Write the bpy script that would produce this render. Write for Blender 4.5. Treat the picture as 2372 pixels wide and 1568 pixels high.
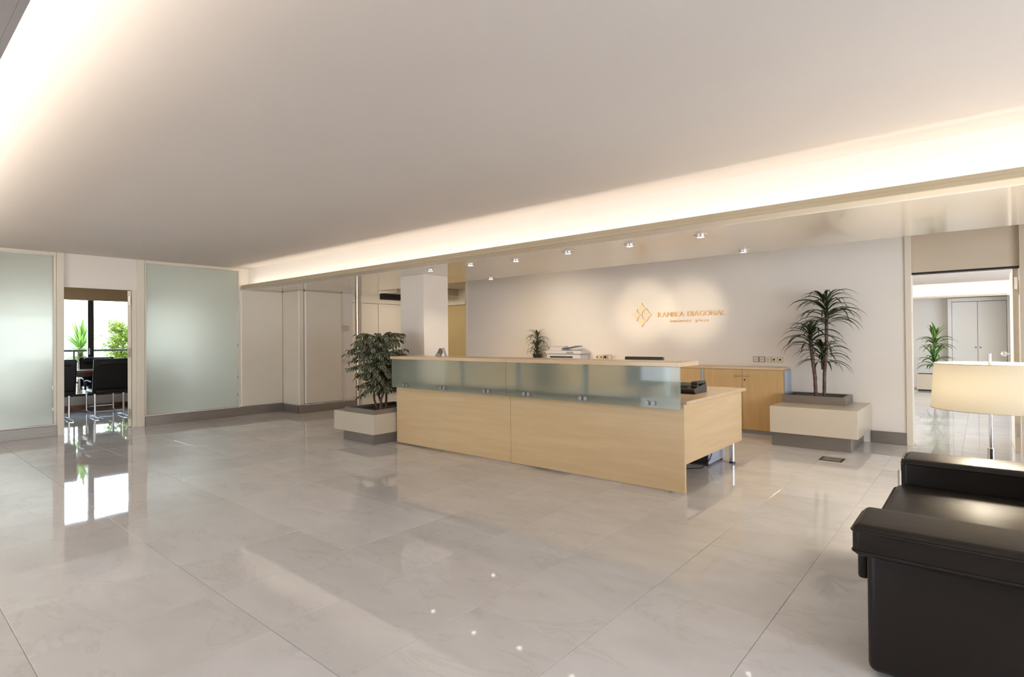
import bpy, bmesh, math, random
from mathutils import Vector, Matrix, Euler

random.seed(7)
PI = math.pi
for o in list(bpy.data.objects):
    bpy.data.objects.remove(o)
SC = bpy.context.scene
C = SC.collection

# ------------------------------------------------------------------ camera
def rot(yaw, pitch, roll):
    cy, sy, cp, sp = math.cos(yaw), math.sin(yaw), math.cos(pitch), math.sin(pitch)
    f = Vector((sy*cp, cy*cp, sp)); r = Vector((cy, -sy, 0)); u = r.cross(f)
    c, s = math.cos(roll), math.sin(roll)
    r2 = c*r + s*u; u2 = -s*r + c*u
    return Matrix(((r2.x, u2.x, -f.x), (r2.y, u2.y, -f.y), (r2.z, u2.z, -f.z)))
cam = bpy.data.cameras.new('camera'); camo = bpy.data.objects.new('camera', cam); C.objects.link(camo)
camo.matrix_world = Matrix.Translation((0, 0, 1.25)) @ rot(math.radians(-40.2284), math.radians(.47923), math.radians(-.49705)).to_4x4()
cam.sensor_width = 36; cam.sensor_fit = 'HORIZONTAL'; cam.lens = 1287.15/2372*36; cam.shift_y = -10.916/2372
cam.clip_start = .05; cam.clip_end = 500
SC.camera = camo

# ------------------------------------------------------------------ world, sun, daylight portals, exposure
W = bpy.data.worlds.new('sky'); SC.world = W; W.use_nodes = True
nt = W.node_tree; bg = nt.nodes['Background']
tc = nt.nodes.new('ShaderNodeTexCoord'); sx = nt.nodes.new('ShaderNodeSeparateXYZ'); rp = nt.nodes.new('ShaderNodeValToRGB')
nt.links.new(tc.outputs['Generated'], sx.inputs[0]); nt.links.new(sx.outputs['Z'], rp.inputs[0]); nt.links.new(rp.outputs[0], bg.inputs[0])
rp.color_ramp.elements[0].position = 0.0; rp.color_ramp.elements[0].color = (.84, .915, 1, 1)
rp.color_ramp.elements[1].position = .8; rp.color_ramp.elements[1].color = (.48, .68, 1, 1)
SKY = 9.2
bg.inputs[1].default_value = SKY
sun = bpy.data.lights.new('sun', 'SUN'); sun.energy = 4; sun.color = (1, .9, .7); sun.angle = .01
suno = bpy.data.objects.new('sun', sun); C.objects.link(suno)
suno.rotation_euler = Vector((.1, -.85, -.6)).to_track_quat('-Z', 'Y').to_euler()

def area(name, loc, aim, sx_, sy_, power, col=(1, 1, 1), portal=False):
    l = bpy.data.lights.new(name, 'AREA'); l.shape = 'RECTANGLE'; l.size = sx_; l.size_y = sy_; l.energy = power; l.color = col
    o = bpy.data.objects.new(name, l); C.objects.link(o); o.location = loc
    o.rotation_euler = Vector(aim).to_track_quat('-Z', 'Y').to_euler()
    if portal: l.cycles.is_portal = True
    return o
area('daylight_portal', (3.38, 2.45, 1.2), (-1, 0, 0), 6.5, 2.0, 1, portal=True)
area('daylight_portal', (-5.2, -4.05, 1.2), (0, 1, 0), 2.4, 2.0, 1, portal=True)
area('daylight_portal', (-12.7, 2.9, 1.15), (1, 0, 0), 3.5, 1.8, 1, portal=True)
area('daylight_portal', (-2.45, 11.75, 1.2), (1, 0, 0), 4.5, 2.0, 1, portal=True)
area('daylight_portal', (3.05, 12, 1.2), (-1, 0, 0), 5.0, 2.0, 1, portal=True)

WARM = (1.0, .91, .79)
COVE_W = 1.75          # W per metre of hidden cove strip
SPOT_W = 130.0
NEAR_W = 6.5
REAR_W = 65.0
SC.view_settings.view_transform = 'Standard'; SC.view_settings.look = 'None'
SC.view_settings.gamma = 1; SC.view_settings.use_curve_mapping = False
SC.view_settings.exposure = 0.16
try:
    SC.cycles.max_bounces = 10; SC.cycles.diffuse_bounces = 6; SC.cycles.glossy_bounces = 6; SC.cycles.transmission_bounces = 8
    SC.cycles.transparent_max_bounces = 12; SC.cycles.caustics_reflective = False; SC.cycles.caustics_refractive = False
    SC.cycles.sample_clamp_indirect = 6; SC.cycles.use_denoising = True
except Exception: pass

# unseen spots added behind the camera to brighten foreground and left wall
for x in (-8.6, -7.2, -5.8, -4.4, -3.0):
    l = bpy.data.lights.new('rear_fill_spot', 'SPOT'); l.energy = REAR_W; l.color = (1, .86, .68); l.spot_size = math.radians(120); l.spot_blend = .8; l.shadow_soft_size = .05
    o = bpy.data.objects.new('rear_fill_spot', l); C.objects.link(o); o.location = (x, -1.3, 2.07)

# ------------------------------------------------------------------ materials
def srgb(r, g, b):
    f = lambda v: (v/255/12.92) if v/255 <= .04045 else ((v/255+.055)/1.055)**2.4
    return (f(r), f(g), f(b), 1)
def mat(name, col, rough=.5, metal=0, spec=.5, coat=0, **kw):
    m = bpy.data.materials.new(name); m.use_nodes = True; b = m.node_tree.nodes['Principled BSDF']
    b.inputs['Base Color'].default_value = col if len(col) == 4 else (*col, 1)
    b.inputs['Roughness'].default_value = rough; b.inputs['Metallic'].default_value = metal
    b.inputs['Specular IOR Level'].default_value = spec; b.inputs['Coat Weight'].default_value = coat
    for k, v in kw.items(): b.inputs[k.replace('_', ' ')].default_value = v
    return m
def N(m, t, **kw):
    n = m.node_tree.nodes.new(t)
    for k, v in kw.items():
        if k in n.inputs.keys(): n.inputs[k].default_value = v
        else: setattr(n, k, v)
    return n
def L(m, a, b): m.node_tree.links.new(a, b)
def bsdf(m): return m.node_tree.nodes['Principled BSDF']
def noise_tint(m, c0, c1, scale=(1, 1, 1), nscale=4, detail=4, rnd=False, bump=0, lo=.35, hi=.65):
    t = N(m, 'ShaderNodeTexCoord'); mp = N(m, 'ShaderNodeMapping'); mp.inputs['Scale'].default_value = scale
    L(m, t.outputs['Object'], mp.inputs[0])
    n = N(m, 'ShaderNodeTexNoise'); n.inputs['Scale'].default_value = nscale; n.inputs['Detail'].default_value = detail
    if rnd:
        oi = N(m, 'ShaderNodeObjectInfo'); mu = N(m, 'ShaderNodeMath', operation='MULTIPLY'); mu.inputs[1].default_value = 57
        n.noise_dimensions = '4D'; L(m, oi.outputs['Random'], mu.inputs[0]); L(m, mu.outputs[0], n.inputs['W'])
    L(m, mp.outputs[0], n.inputs['Vector'])
    r = N(m, 'ShaderNodeValToRGB'); r.color_ramp.elements[0].color = c0; r.color_ramp.elements[1].color = c1
    r.color_ramp.elements[0].position = lo; r.color_ramp.elements[1].position = hi
    L(m, n.outputs['Fac'], r.inputs[0]); L(m, r.outputs[0], bsdf(m).inputs['Base Color'])
    if bump:
        b = N(m, 'ShaderNodeBump'); b.inputs['Strength'].default_value = bump; b.inputs['Distance'].default_value = .002
        L(m, n.outputs['Fac'], b.inputs['Height']); L(m, b.outputs[0], bsdf(m).inputs['Normal'])
    return r

M = {}
M['paint'] = mat('warm_white_paint', (.80, .755, .70), .55, spec=.3); noise_tint(M['paint'], (.81, .745, .665, 1), (.83, .765, .685, 1), nscale=1.5)
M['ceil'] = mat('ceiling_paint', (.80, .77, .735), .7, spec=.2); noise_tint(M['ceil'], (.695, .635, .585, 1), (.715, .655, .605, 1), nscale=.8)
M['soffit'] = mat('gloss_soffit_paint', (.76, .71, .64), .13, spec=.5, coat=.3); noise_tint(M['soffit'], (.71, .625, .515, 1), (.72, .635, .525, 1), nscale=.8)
M['trim'] = mat('cream_trim_paint', (.76, .68, .55), .4); noise_tint(M['trim'], (.755, .675, .545, 1), (.77, .69, .56, 1), nscale=3)
M['lip'] = mat('shaded_lip_tan', (.62, .52, .36), .4); noise_tint(M['lip'], (.49, .40, .265, 1), (.51, .42, .285, 1), nscale=3)  # tan darkened to carry the shade on the lip's unlit face
M['tanpanel'] = mat('tan_lintel_paint', (.60, .50, .37), .4); noise_tint(M['tanpanel'], (.59, .49, .36, 1), (.61, .51, .38, 1), nscale=3)
M['fascia'] = mat('fascia_paint', (.82, .785, .73), .7, spec=.2); noise_tint(M['fascia'], (.815, .78, .725, 1), (.825, .79, .735, 1), nscale=.8)
M['near'] = mat('near_soffit_grey', (.42, .385, .37), .6); noise_tint(M['near'], (.41, .375, .36, 1), (.43, .395, .38, 1), nscale=1)  # even, darker grey for the near soffit
M['panel'] = mat('cream_wall_panel', (.74, .67, .57), .38); noise_tint(M['panel'], (.79, .72, .61, 1), (.80, .73, .62, 1), nscale=2)
M['white'] = mat('white_laminate', (.78, .75, .69), .25); noise_tint(M['white'], (.575, .50, .385, 1), (.59, .515, .40, 1), nscale=2)
M['yellow'] = mat('ochre_panel', (.56, .42, .20), .45); noise_tint(M['yellow'], (.55, .41, .19, 1), (.58, .44, .21, 1), nscale=2)
M['tan'] = mat('tan_blind_fabric', (.62, .43, .24), .8); noise_tint(M['tan'], (.60, .415, .23, 1), (.64, .445, .25, 1), scale=(1, 1, 60), nscale=3)
M['closet'] = mat('grey_white_closet', (.72, .70, .66), .35); noise_tint(M['closet'], (.715, .695, .655, 1), (.725, .705, .665, 1), nscale=2)
M['dark'] = mat('dark_gap', (.03, .022, .016), .8); noise_tint(M['dark'], (.028, .02, .014, 1), (.034, .025, .018, 1))
M['black'] = mat('black_plastic', (.02, .017, .015), .4); noise_tint(M['black'], (.018, .015, .013, 1), (.024, .02, .018, 1), nscale=30)
M['bronze'] = mat('dark_bronze_frame', (.025, .017, .012), .4, metal=.3); noise_tint(M['bronze'], (.022, .015, .011, 1), (.03, .02, .014, 1), nscale=10)
M['mahog'] = mat('mahogany', (.22, .075, .03), .25, coat=.4); noise_tint(M['mahog'], (.15, .045, .018, 1), (.28, .10, .04, 1), scale=(6, 1, 6), nscale=3)
M['steel'] = mat('brushed_steel', (.50, .47, .44), .42, metal=.6); noise_tint(M['steel'], (.235, .205, .175, 1), (.29, .255, .22, 1), scale=(2, 2, 90), nscale=4, detail=2)
M['chrome'] = mat('chrome', (.82, .80, .78), .16, metal=1); noise_tint(M['chrome'], (.80, .78, .76, 1), (.84, .82, .80, 1))
M['alu'] = mat('grey_aluminium', (.45, .46, .50), .35, metal=.6); noise_tint(M['alu'], (.44, .45, .49, 1), (.46, .47, .51, 1))
M['stud'] = mat('satin_stud', (.30, .30, .30), .45, metal=.5); noise_tint(M['stud'], (.29, .29, .29, 1), (.31, .31, .31, 1))
M['daylit_grey'] = mat('daylight_blue_grey', (.42, .47, .58), .3); noise_tint(M['daylit_grey'], (.41, .46, .57, 1), (.43, .48, .59, 1))  # grey with the blue of window daylight put into its colour
M['soil'] = mat('potting_soil', (.05, .03, .02), .95); noise_tint(M['soil'], (.03, .018, .012, 1), (.09, .055, .035, 1), nscale=40, bump=.6)
M['ivory'] = mat('ivory_plastic', (.74, .64, .46), .35); noise_tint(M['ivory'], (.735, .635, .455, 1), (.745, .645, .465, 1))
M['brownrim'] = mat('brown_plastic_rim', (.30, .13, .05), .4); noise_tint(M['brownrim'], (.29, .125, .045, 1), (.31, .135, .055, 1))
M['gold'] = mat('pale_gold_letter', (.80, .60, .36), .35, metal=.1); noise_tint(M['gold'], (.82, .53, .26, 1), (.84, .55, .28, 1))
M['petal'] = mat('pale_gold_emblem', (.86, .69, .47), .4); noise_tint(M['petal'], (.90, .70, .45, 1), (.92, .72, .47, 1))
M['petaledge'] = mat('brown_gold_edge', (.50, .30, .15), .4); noise_tint(M['petaledge'], (.49, .29, .14, 1), (.51, .31, .16, 1))
M['screen'] = mat('tinted_plastic', (.10, .13, .25), .25); noise_tint(M['screen'], (.09, .12, .23, 1), (.11, .14, .27, 1))
M['paper'] = mat('light_grey_plastic', (.62, .60, .58), .4); noise_tint(M['paper'], (.61, .59, .57, 1), (.63, .61, .59, 1))
M['ground'] = mat('terrace_tiles', (.45, .42, .38), .8); noise_tint(M['ground'], (.38, .35, .31, 1), (.5, .47, .43, 1), nscale=3)
M['facade'] = mat('pale_facade', (.75, .72, .68), .8); noise_tint(M['facade'], (.30, .285, .26, 1), (.34, .32, .30, 1), nscale=.3)
M['grout'] = mat('floor_grout', (.42, .38, .33), .6); noise_tint(M['grout'], (.50, .46, .41, 1), (.55, .51, .46, 1))

# marble floor tile: soft clouds, fine grey-brown veins, a little variation from slab to slab
m = M['marble'] = mat('cream_marble', (.6, .56, .5), .035, spec=.5)
t = N(m, 'ShaderNodeTexCoord'); oi = N(m, 'ShaderNodeObjectInfo')
mu = N(m, 'ShaderNodeMath', operation='MULTIPLY'); mu.inputs[1].default_value = 91; L(m, oi.outputs['Random'], mu.inputs[0])
n1 = N(m, 'ShaderNodeTexNoise', noise_dimensions='4D'); n1.inputs['Scale'].default_value = 2.2; n1.inputs['Detail'].default_value = 6; n1.inputs['Distortion'].default_value = .6
mp = N(m, 'ShaderNodeMapping'); mp.inputs['Scale'].default_value = (1, 2.2, 1); mp.inputs['Rotation'].default_value = (0, 0, .5)
L(m, t.outputs['Object'], mp.inputs[0]); L(m, mp.outputs[0], n1.inputs['Vector']); L(m, mu.outputs[0], n1.inputs['W'])
r1 = N(m, 'ShaderNodeValToRGB'); r1.color_ramp.elements[0].position = .3; r1.color_ramp.elements[1].position = .72
r1.color_ramp.elements[0].color = (.665, .65, .64, 1); r1.color_ramp.elements[1].color = (.75, .74, .735, 1)
L(m, n1.outputs['Fac'], r1.inputs[0])
n2 = N(m, 'ShaderNodeTexNoise', noise_dimensions='4D'); n2.inputs['Scale'].default_value = 1.6; n2.inputs['Detail'].default_value = 9; n2.inputs['Roughness'].default_value = .62; n2.inputs['Distortion'].default_value = 1.2
L(m, mp.outputs[0], n2.inputs['Vector']); L(m, mu.outputs[0], n2.inputs['W'])
sb = N(m, 'ShaderNodeMath', operation='SUBTRACT'); sb.inputs[1].default_value = .56; L(m, n2.outputs['Fac'], sb.inputs[0])
ab = N(m, 'ShaderNodeMath', operation='ABSOLUTE'); L(m, sb.outputs[0], ab.inputs[0])
r2 = N(m, 'ShaderNodeValToRGB'); r2.color_ramp.elements[0].position = 0; r2.color_ramp.elements[1].position = .022
r2.color_ramp.elements[0].color = (.86, .835, .80, 1); r2.color_ramp.elements[1].color = (1, 1, 1, 1); L(m, ab.outputs[0], r2.inputs[0])
mx = N(m, 'ShaderNodeMix', data_type='RGBA', blend_type='MULTIPLY'); mx.inputs[0].default_value = .5
L(m, r1.outputs[0], mx.inputs[6]); L(m, r2.outputs[0], mx.inputs[7])
r3 = N(m, 'ShaderNodeValToRGB'); r3.color_ramp.elements[0].color = (.88, .88, .87, 1); r3.color_ramp.elements[1].color = (1.0, 1.0, 1.0, 1)
L(m, oi.outputs['Random'], r3.inputs[0])
mx2 = N(m, 'ShaderNodeMix', data_type='RGBA', blend_type='MULTIPLY'); mx2.inputs[0].default_value = 1
L(m, mx.outputs[2], mx2.inputs[6]); L(m, r3.outputs[0], mx2.inputs[7]); L(m, mx2.outputs[2], bsdf(m).inputs['Base Color'])
n4 = N(m, 'ShaderNodeTexNoise'); n4.inputs['Scale'].default_value = 5; n4.inputs['Detail'].default_value = 1
geo = N(m, 'ShaderNodeNewGeometry'); L(m, geo.outputs['Position'], n4.inputs['Vector'])
bp = N(m, 'ShaderNodeBump'); bp.inputs['Strength'].default_value = .045; bp.inputs['Distance'].default_value = .004
L(m, n4.outputs['Fac'], bp.inputs['Height']); L(m, bp.outputs[0], bsdf(m).inputs['Normal'])

# maple veneer
def wood(name, c0, c1, scale, rough=.32):
    m = mat(name, c0, rough, spec=.45); noise_tint(m, c0, c1, scale=scale, nscale=2.2, detail=7, lo=.3, hi=.7)
    return m
M['maple'] = wood('maple_veneer', (.62, .445, .24, 1), (.70, .52, .295, 1), (.7, .7, 9))
M['maple_v'] = wood('maple_veneer_upright', (.55, .36, .16, 1), (.63, .43, .21, 1), (9, 9, .7))
M['maple_top'] = wood('maple_top', (.62, .45, .27, 1), (.70, .52, .32, 1), (.8, 9, 9), .22)

# black leather
m = M['leather'] = mat('black_leather', (.013, .009, .0068), .40, spec=.30)
v = N(m, 'ShaderNodeTexVoronoi'); v.inputs['Scale'].default_value = 240; tcn = N(m, 'ShaderNodeTexCoord'); L(m, tcn.outputs['Object'], v.inputs['Vector'])
n = N(m, 'ShaderNodeTexNoise'); n.inputs['Scale'].default_value = 9; L(m, tcn.outputs['Object'], n.inputs['Vector'])
ad = N(m, 'ShaderNodeMath', operation='MULTIPLY_ADD'); ad.inputs[1].default_value = .12; L(m, v.outputs['Distance'], ad.inputs[0]); L(m, n.outputs['Fac'], ad.inputs[2])
b = N(m, 'ShaderNodeBump'); b.inputs['Strength'].default_value = .25; b.inputs['Distance'].default_value = .006; L(m, ad.outputs[0], b.inputs['Height']); L(m, b.outputs[0], bsdf(m).inputs['Normal'])

# frosted glass (slightly green), clear glass
def frosted(name, col, rough, spec=.5, milk=.4):
    m = mat(name, col, rough, spec=spec, Transmission_Weight=1.0, IOR=1.3)
    bsdf(m).inputs['Coat Weight'].default_value = .7; bsdf(m).inputs['Coat Roughness'].default_value = .03
    n = N(m, 'ShaderNodeTexNoise'); n.inputs['Scale'].default_value = 60; r = N(m, 'ShaderNodeMapRange'); r.inputs['To Min'].default_value = rough-.02; r.inputs['To Max'].default_value = rough+.02
    L(m, n.outputs['Fac'], r.inputs['Value']); L(m, r.outputs[0], bsdf(m).inputs['Roughness'])
    d = N(m, 'ShaderNodeBsdfDiffuse'); d.inputs[0].default_value = (col[0], col[1], col[2], 1); t = N(m, 'ShaderNodeBsdfTranslucent'); t.inputs[0].default_value = col
    a = N(m, 'ShaderNodeMixShader'); a.inputs[0].default_value = .6; L(m, d.outputs[0], a.inputs[1]); L(m, t.outputs[0], a.inputs[2])
    b = N(m, 'ShaderNodeMixShader'); b.inputs[0].default_value = milk; L(m, bsdf(m).outputs[0], b.inputs[1]); L(m, a.outputs[0], b.inputs[2]); L(m, b.outputs[0], m.node_tree.nodes['Material Output'].inputs[0])
    return m
M['frost'] = frosted('frosted_glass', (.95, .93, .82, 1), .6, milk=.6)
M['frost2'] = frosted('frosted_counter_glass', (.78, .89, .80, 1), .31, milk=.22)
m = M['clear'] = bpy.data.materials.new('clear_glass'); m.use_nodes = True; m.node_tree.nodes.remove(bsdf(m))
tr = N(m, 'ShaderNodeBsdfTransparent'); tr.inputs[0].default_value = (.93, .96, .95, 1); gl = N(m, 'ShaderNodeBsdfGlossy'); gl.inputs['Roughness'].default_value = .02
fr = N(m, 'ShaderNodeFresnel'); fr.inputs['IOR'].default_value = 1.3; ms = N(m, 'ShaderNodeMixShader')
L(m, fr.outputs[0], ms.inputs[0]); L(m, tr.outputs[0], ms.inputs[1]); L(m, gl.outputs[0], ms.inputs[2]); L(m, ms.outputs[0], m.node_tree.nodes['Material Output'].inputs[0])
M['glass_edge'] = mat('green_glass_edge', (.25, .40, .33), .15); noise_tint(M['glass_edge'], (.24, .39, .32, 1), (.26, .41, .34, 1))

# lamp shade: cloth that lets the bulb's light through
m = M['shade'] = bpy.data.materials.new('cream_shade_cloth'); m.use_nodes = True; bsdf(m).inputs['Base Color'].default_value = (.85, .74, .55, 1); bsdf(m).inputs['Roughness'].default_value = .9
tl = N(m, 'ShaderNodeBsdfTranslucent'); wv = N(m, 'ShaderNodeTexNoise'); wv.inputs['Scale'].default_value = 300
rr = N(m, 'ShaderNodeValToRGB'); rr.color_ramp.elements[0].color = (.066, .060, .049, 1); rr.color_ramp.elements[1].color = (.076, .070, .058, 1); L(m, wv.outputs['Fac'], rr.inputs[0]); L(m, rr.outputs[0], tl.inputs[0])
ms = N(m, 'ShaderNodeMixShader'); ms.inputs[0].default_value = .62; L(m, bsdf(m).outputs[0], ms.inputs[1]); L(m, tl.outputs[0], ms.inputs[2]); L(m, ms.outputs[0], m.node_tree.nodes['Material Output'].inputs[0])
def emit(name, col, s):
    m = mat(name, col, .5); b = bsdf(m); b.inputs['Emission Color'].default_value = (*col, 1); b.inputs['Emission Strength'].default_value = s; return m
M['bulb'] = emit('lamp_glow', (1, .93, .8), 6)

# leaves: UV u runs along the leaf, v across it
def leafmat(name, inner, edge, w0=.30, w1=.38, rough=.35, trans=.25):
    m = mat(name, inner, rough, spec=.5); uv = N(m, 'ShaderNodeUVMap'); s = N(m, 'ShaderNodeSeparateXYZ'); L(m, uv.outputs[0], s.inputs[0])
    a = N(m, 'ShaderNodeMath', operation='SUBTRACT'); a.inputs[1].default_value = .5; L(m, s.outputs['Y'], a.inputs[0])
    b = N(m, 'ShaderNodeMath', operation='ABSOLUTE'); L(m, a.outputs[0], b.inputs[0])
    n = N(m, 'ShaderNodeTexNoise'); n.inputs['Scale'].default_value = 35; c = N(m, 'ShaderNodeMath', operation='MULTIPLY_ADD'); c.inputs[1].default_value = .18; L(m, n.outputs['Fac'], c.inputs[0]); L(m, b.outputs[0], c.inputs[2])
    r = N(m, 'ShaderNodeValToRGB'); r.color_ramp.elements[0].position = w0+.09; r.color_ramp.elements[1].position = w1+.09
    r.color_ramp.elements[0].color = inner; r.color_ramp.elements[1].color = edge; L(m, c.outputs[0], r.inputs[0])
    oi = N(m, 'ShaderNodeObjectInfo'); h = N(m, 'ShaderNodeHueSaturation'); mr = N(m, 'ShaderNodeMapRange'); mr.inputs['To Min'].default_value = .75; mr.inputs['To Max'].default_value = 1.25
    L(m, oi.outputs['Random'], mr.inputs['Value']); L(m, mr.outputs[0], h.inputs['Value']); L(m, r.outputs[0], h.inputs['Color']); L(m, h.outputs[0], bsdf(m).inputs['Base Color'])
    tl = N(m, 'ShaderNodeBsdfTranslucent'); L(m, h.outputs[0], tl.inputs[0]); ms = N(m, 'ShaderNodeMixShader'); ms.inputs[0].default_value = trans
    L(m, bsdf(m).outputs[0], ms.inputs[1]); L(m, tl.outputs[0], ms.inputs[2]); L(m, ms.outputs[0], m.node_tree.nodes['Material Output'].inputs[0])
    return m
M['ficusleaf'] = leafmat('variegated_ficus_leaf', (.045, .06, .022, 1), (.50, .48, .32, 1), .31, .37, .4, .12)
M['strap'] = leafmat('dark_strap_leaf', (.035, .045, .018, 1), (.05, .06, .025, 1), .3, .45, .3, .15)
M['strap2'] = leafmat('striped_strap_leaf', (.05, .065, .025, 1), (.16, .17, .07, 1), .26, .36, .35, .15)
M['hallleaf'] = leafmat('bright_dracaena_leaf', (.035, .14, .035, 1), (.30, .42, .10, 1), .26, .36, .3, .2)
M['yucca'] = leafmat('sunlit_yucca_leaf', (.16, .30, .05, 1), (.30, .42, .08, 1), .2, .4, .4, .45)
M['shrub'] = leafmat('sunlit_shrub_leaf', (.20, .27, .03, 1), (.32, .36, .05, 1), .2, .4, .45, .5)
M['bark'] = mat('brown_bark', (.09, .055, .035), .75); noise_tint(M['bark'], (.06, .035, .022, 1), (.13, .08, .05, 1), nscale=25, bump=.4)
M['cane'] = mat('purple_brown_cane', (.10, .045, .03), .5); noise_tint(M['cane'], (.06, .03, .025, 1), (.17, .08, .05, 1), scale=(3, 3, 20), nscale=2, bump=.3)

# ------------------------------------------------------------------ helpers
def bm_obj(name, bm, mtl, parent=None, smooth=False, mats=None):
    me = bpy.data.meshes.new(name)
    if parent is not None:
        off = origin(parent); bmesh.ops.translate(bm, verts=bm.verts, vec=-off)
    bm.to_mesh(me); bm.free()
    for x in (mats or [mtl]): me.materials.append(x)
    if smooth:
        for p in me.polygons: p.use_smooth = True
        me.set_sharp_from_angle(angle=math.radians(42))
    o = bpy.data.objects.new(name, me); C.objects.link(o)
    if parent is not None: o.parent = parent
    return o
def origin(o):
    v = Vector(o.location)
    while o.parent is not None: o = o.parent; v += Vector(o.location)
    return v
def add_box(bm, x0, x1, y0, y1, z0, z1, bev=0, seg=1):
    r = bmesh.ops.create_cube(bm, size=1); vs = r['verts']
    for v in vs: v.co = Vector(((x0+x1)/2+v.co.x*(x1-x0), (y0+y1)/2+v.co.y*(y1-y0), (z0+z1)/2+v.co.z*(z1-z0)))
    if bev:
        es = list({e for v in vs for e in v.link_edges})
        bmesh.ops.bevel(bm, geom=es, offset=bev, segments=seg, affect='EDGES', profile=.5)
def box(name, x0, x1, y0, y1, z0, z1, mtl, parent=None, bev=0, seg=1, smooth=False):
    bm = bmesh.new(); add_box(bm, x0, x1, y0, y1, z0, z1, bev, seg); return bm_obj(name, bm, mtl, parent, smooth)
def sbox(name, x0, x1, y0, y1, z0, z1, mtl, bev=0, parent=None):
    o = box(name, x0, x1, y0, y1, z0, z1, mtl, parent, bev)
    if parent is None: o['kind'] = 'structure'
    return o
def add_cyl(bm, p0, p1, r0, r1=None, n=16, caps=True):
    r1 = r0 if r1 is None else r1; p0 = Vector(p0); p1 = Vector(p1); d = p1-p0
    q = d.to_track_quat('Z', 'Y').to_matrix().to_4x4()
    bmesh.ops.create_cone(bm, cap_ends=caps, segments=n, radius1=r0, radius2=r1, depth=d.length, matrix=Matrix.Translation((p0+p1)/2) @ q)
def cyl(name, p0, p1, r0, mtl, parent=None, r1=None, n=16, caps=True):
    bm = bmesh.new(); add_cyl(bm, p0, p1, r0, r1, n, caps); return bm_obj(name, bm, mtl, parent, True)
def add_lathe(bm, cx, cy, prof, n=24):
    rings = []
    for r, z in prof: rings.append([bm.verts.new((cx+r*math.cos(2*PI*i/n), cy+r*math.sin(2*PI*i/n), z)) for i in range(n)])
    for a, b in zip(rings, rings[1:]):
        for i in range(n): bm.faces.new((a[i], a[(i+1) % n], b[(i+1) % n], b[i]))
def add_tube(bm, pts, r, n=8, closed=False, radii=None):
    pts = [Vector(p) for p in pts]; k = len(pts); rings = []; up = None
    for i, p in enumerate(pts):
        a = pts[(i-1) % k] if (closed or i) else p; b = pts[(i+1) % k] if (closed or i < k-1) else p
        d = (b-a).normalized()
        if up is None or abs(d.dot(up)) > .95: up = Vector((0, 0, 1)) if abs(d.z) < .9 else Vector((1, 0, 0))
        s = d.cross(up).normalized(); u = s.cross(d); up = u; rr = radii[i] if radii else r
        rings.append([bm.verts.new(p+s*rr*math.cos(2*PI*j/n)+u*rr*math.sin(2*PI*j/n)) for j in range(n)])
    for i in range(k if closed else k-1):
        A, B = rings[i], rings[(i+1) % k]
        for j in range(n): bm.faces.new((A[j], A[(j+1) % n], B[(j+1) % n], B[j]))
    if not closed:
        bm.faces.new(rings[0][::-1]); bm.faces.new(rings[-1])
def tube(name, pts, r, mtl, parent=None, n=8, closed=False, radii=None):
    bm = bmesh.new(); add_tube(bm, pts, r, n, closed, radii); return bm_obj(name, bm, mtl, parent, True)
def tag(o, label, cat, group=None, kind=None):
    o['label'] = label; o['category'] = cat
    if group: o['group'] = group
    if kind: o['kind'] = kind
    return o
def thing(name, label, cat, loc=(0, 0, 0), group=None):
    o = bpy.data.objects.new(name, None); o.empty_display_size = .1; o.location = loc; C.objects.link(o); return tag(o, label, cat, group)
def copy_tree(o, parent=None):
    c = o.copy(); C.objects.link(c)
    if parent is not None: c.parent = parent
    for ch in list(o.children): copy_tree(ch, c)
    return c

# ------------------------------------------------------------------ SETTING: floor with marble slabs
XW = -9.47                                            # inner face of the glazed left wall
floor = sbox('floor', -13.0, 5.6, -4.4, 17.0, -.12, -.004, M['grout'])
TX, TY = .545, .72
tile_me = None
def tile(i, j):
    global tile_me
    x0 = -.722-TX*(i+1); y0 = 1.163+TY*j; g = .0009
    if tile_me is None:
        bm = bmesh.new(); add_box(bm, g, TX-g, g, TY-g, -.012, 0, .0012, 1); tile_me = bpy.data.meshes.new('marble_tile'); bm.to_mesh(tile_me); bm.free(); tile_me.materials.append(M['marble'])
    o = bpy.data.objects.new('marble_tile', tile_me); C.objects.link(o); o.parent = floor; o.location = (x0, y0, 0)
    o.rotation_euler = (random.gauss(0, .0006), random.gauss(0, .0006), 0)
seen_tiles = [(i, j) for i in range(-2, 17) for j in range(-1, 9)]
seen_tiles += [(i, j) for i in range(17, 22) for j in range(1, 5)]
seen_tiles += [(i, j) for i in range(-2, 1) for j in range(9, 20)]
seen_tiles += [(i, j) for i in range(12, 17) for j in range(9, 11)]
print('tiles', len(seen_tiles))
for i, j in seen_tiles: tile(i, j)
bm = bmesh.new()
for x0, x1, y0, y1 in ((.915, 5.5, -4.3, 7.7), (-9.45, .915, -4.3, .44), (-12.6, -9.6, .3, 1.88), (-12.6, -9.6, 4.77, 6.2), (.915, 3, 7.9, 16.4), (-2.4, -1.27, 7.9, 16.4)):
    add_box(bm, x0, x1, y0, y1, -.012, -.001)
o = bm_obj('marble_paving', bm, M['marble'], floor); o['kind'] = 'stuff'

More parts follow.
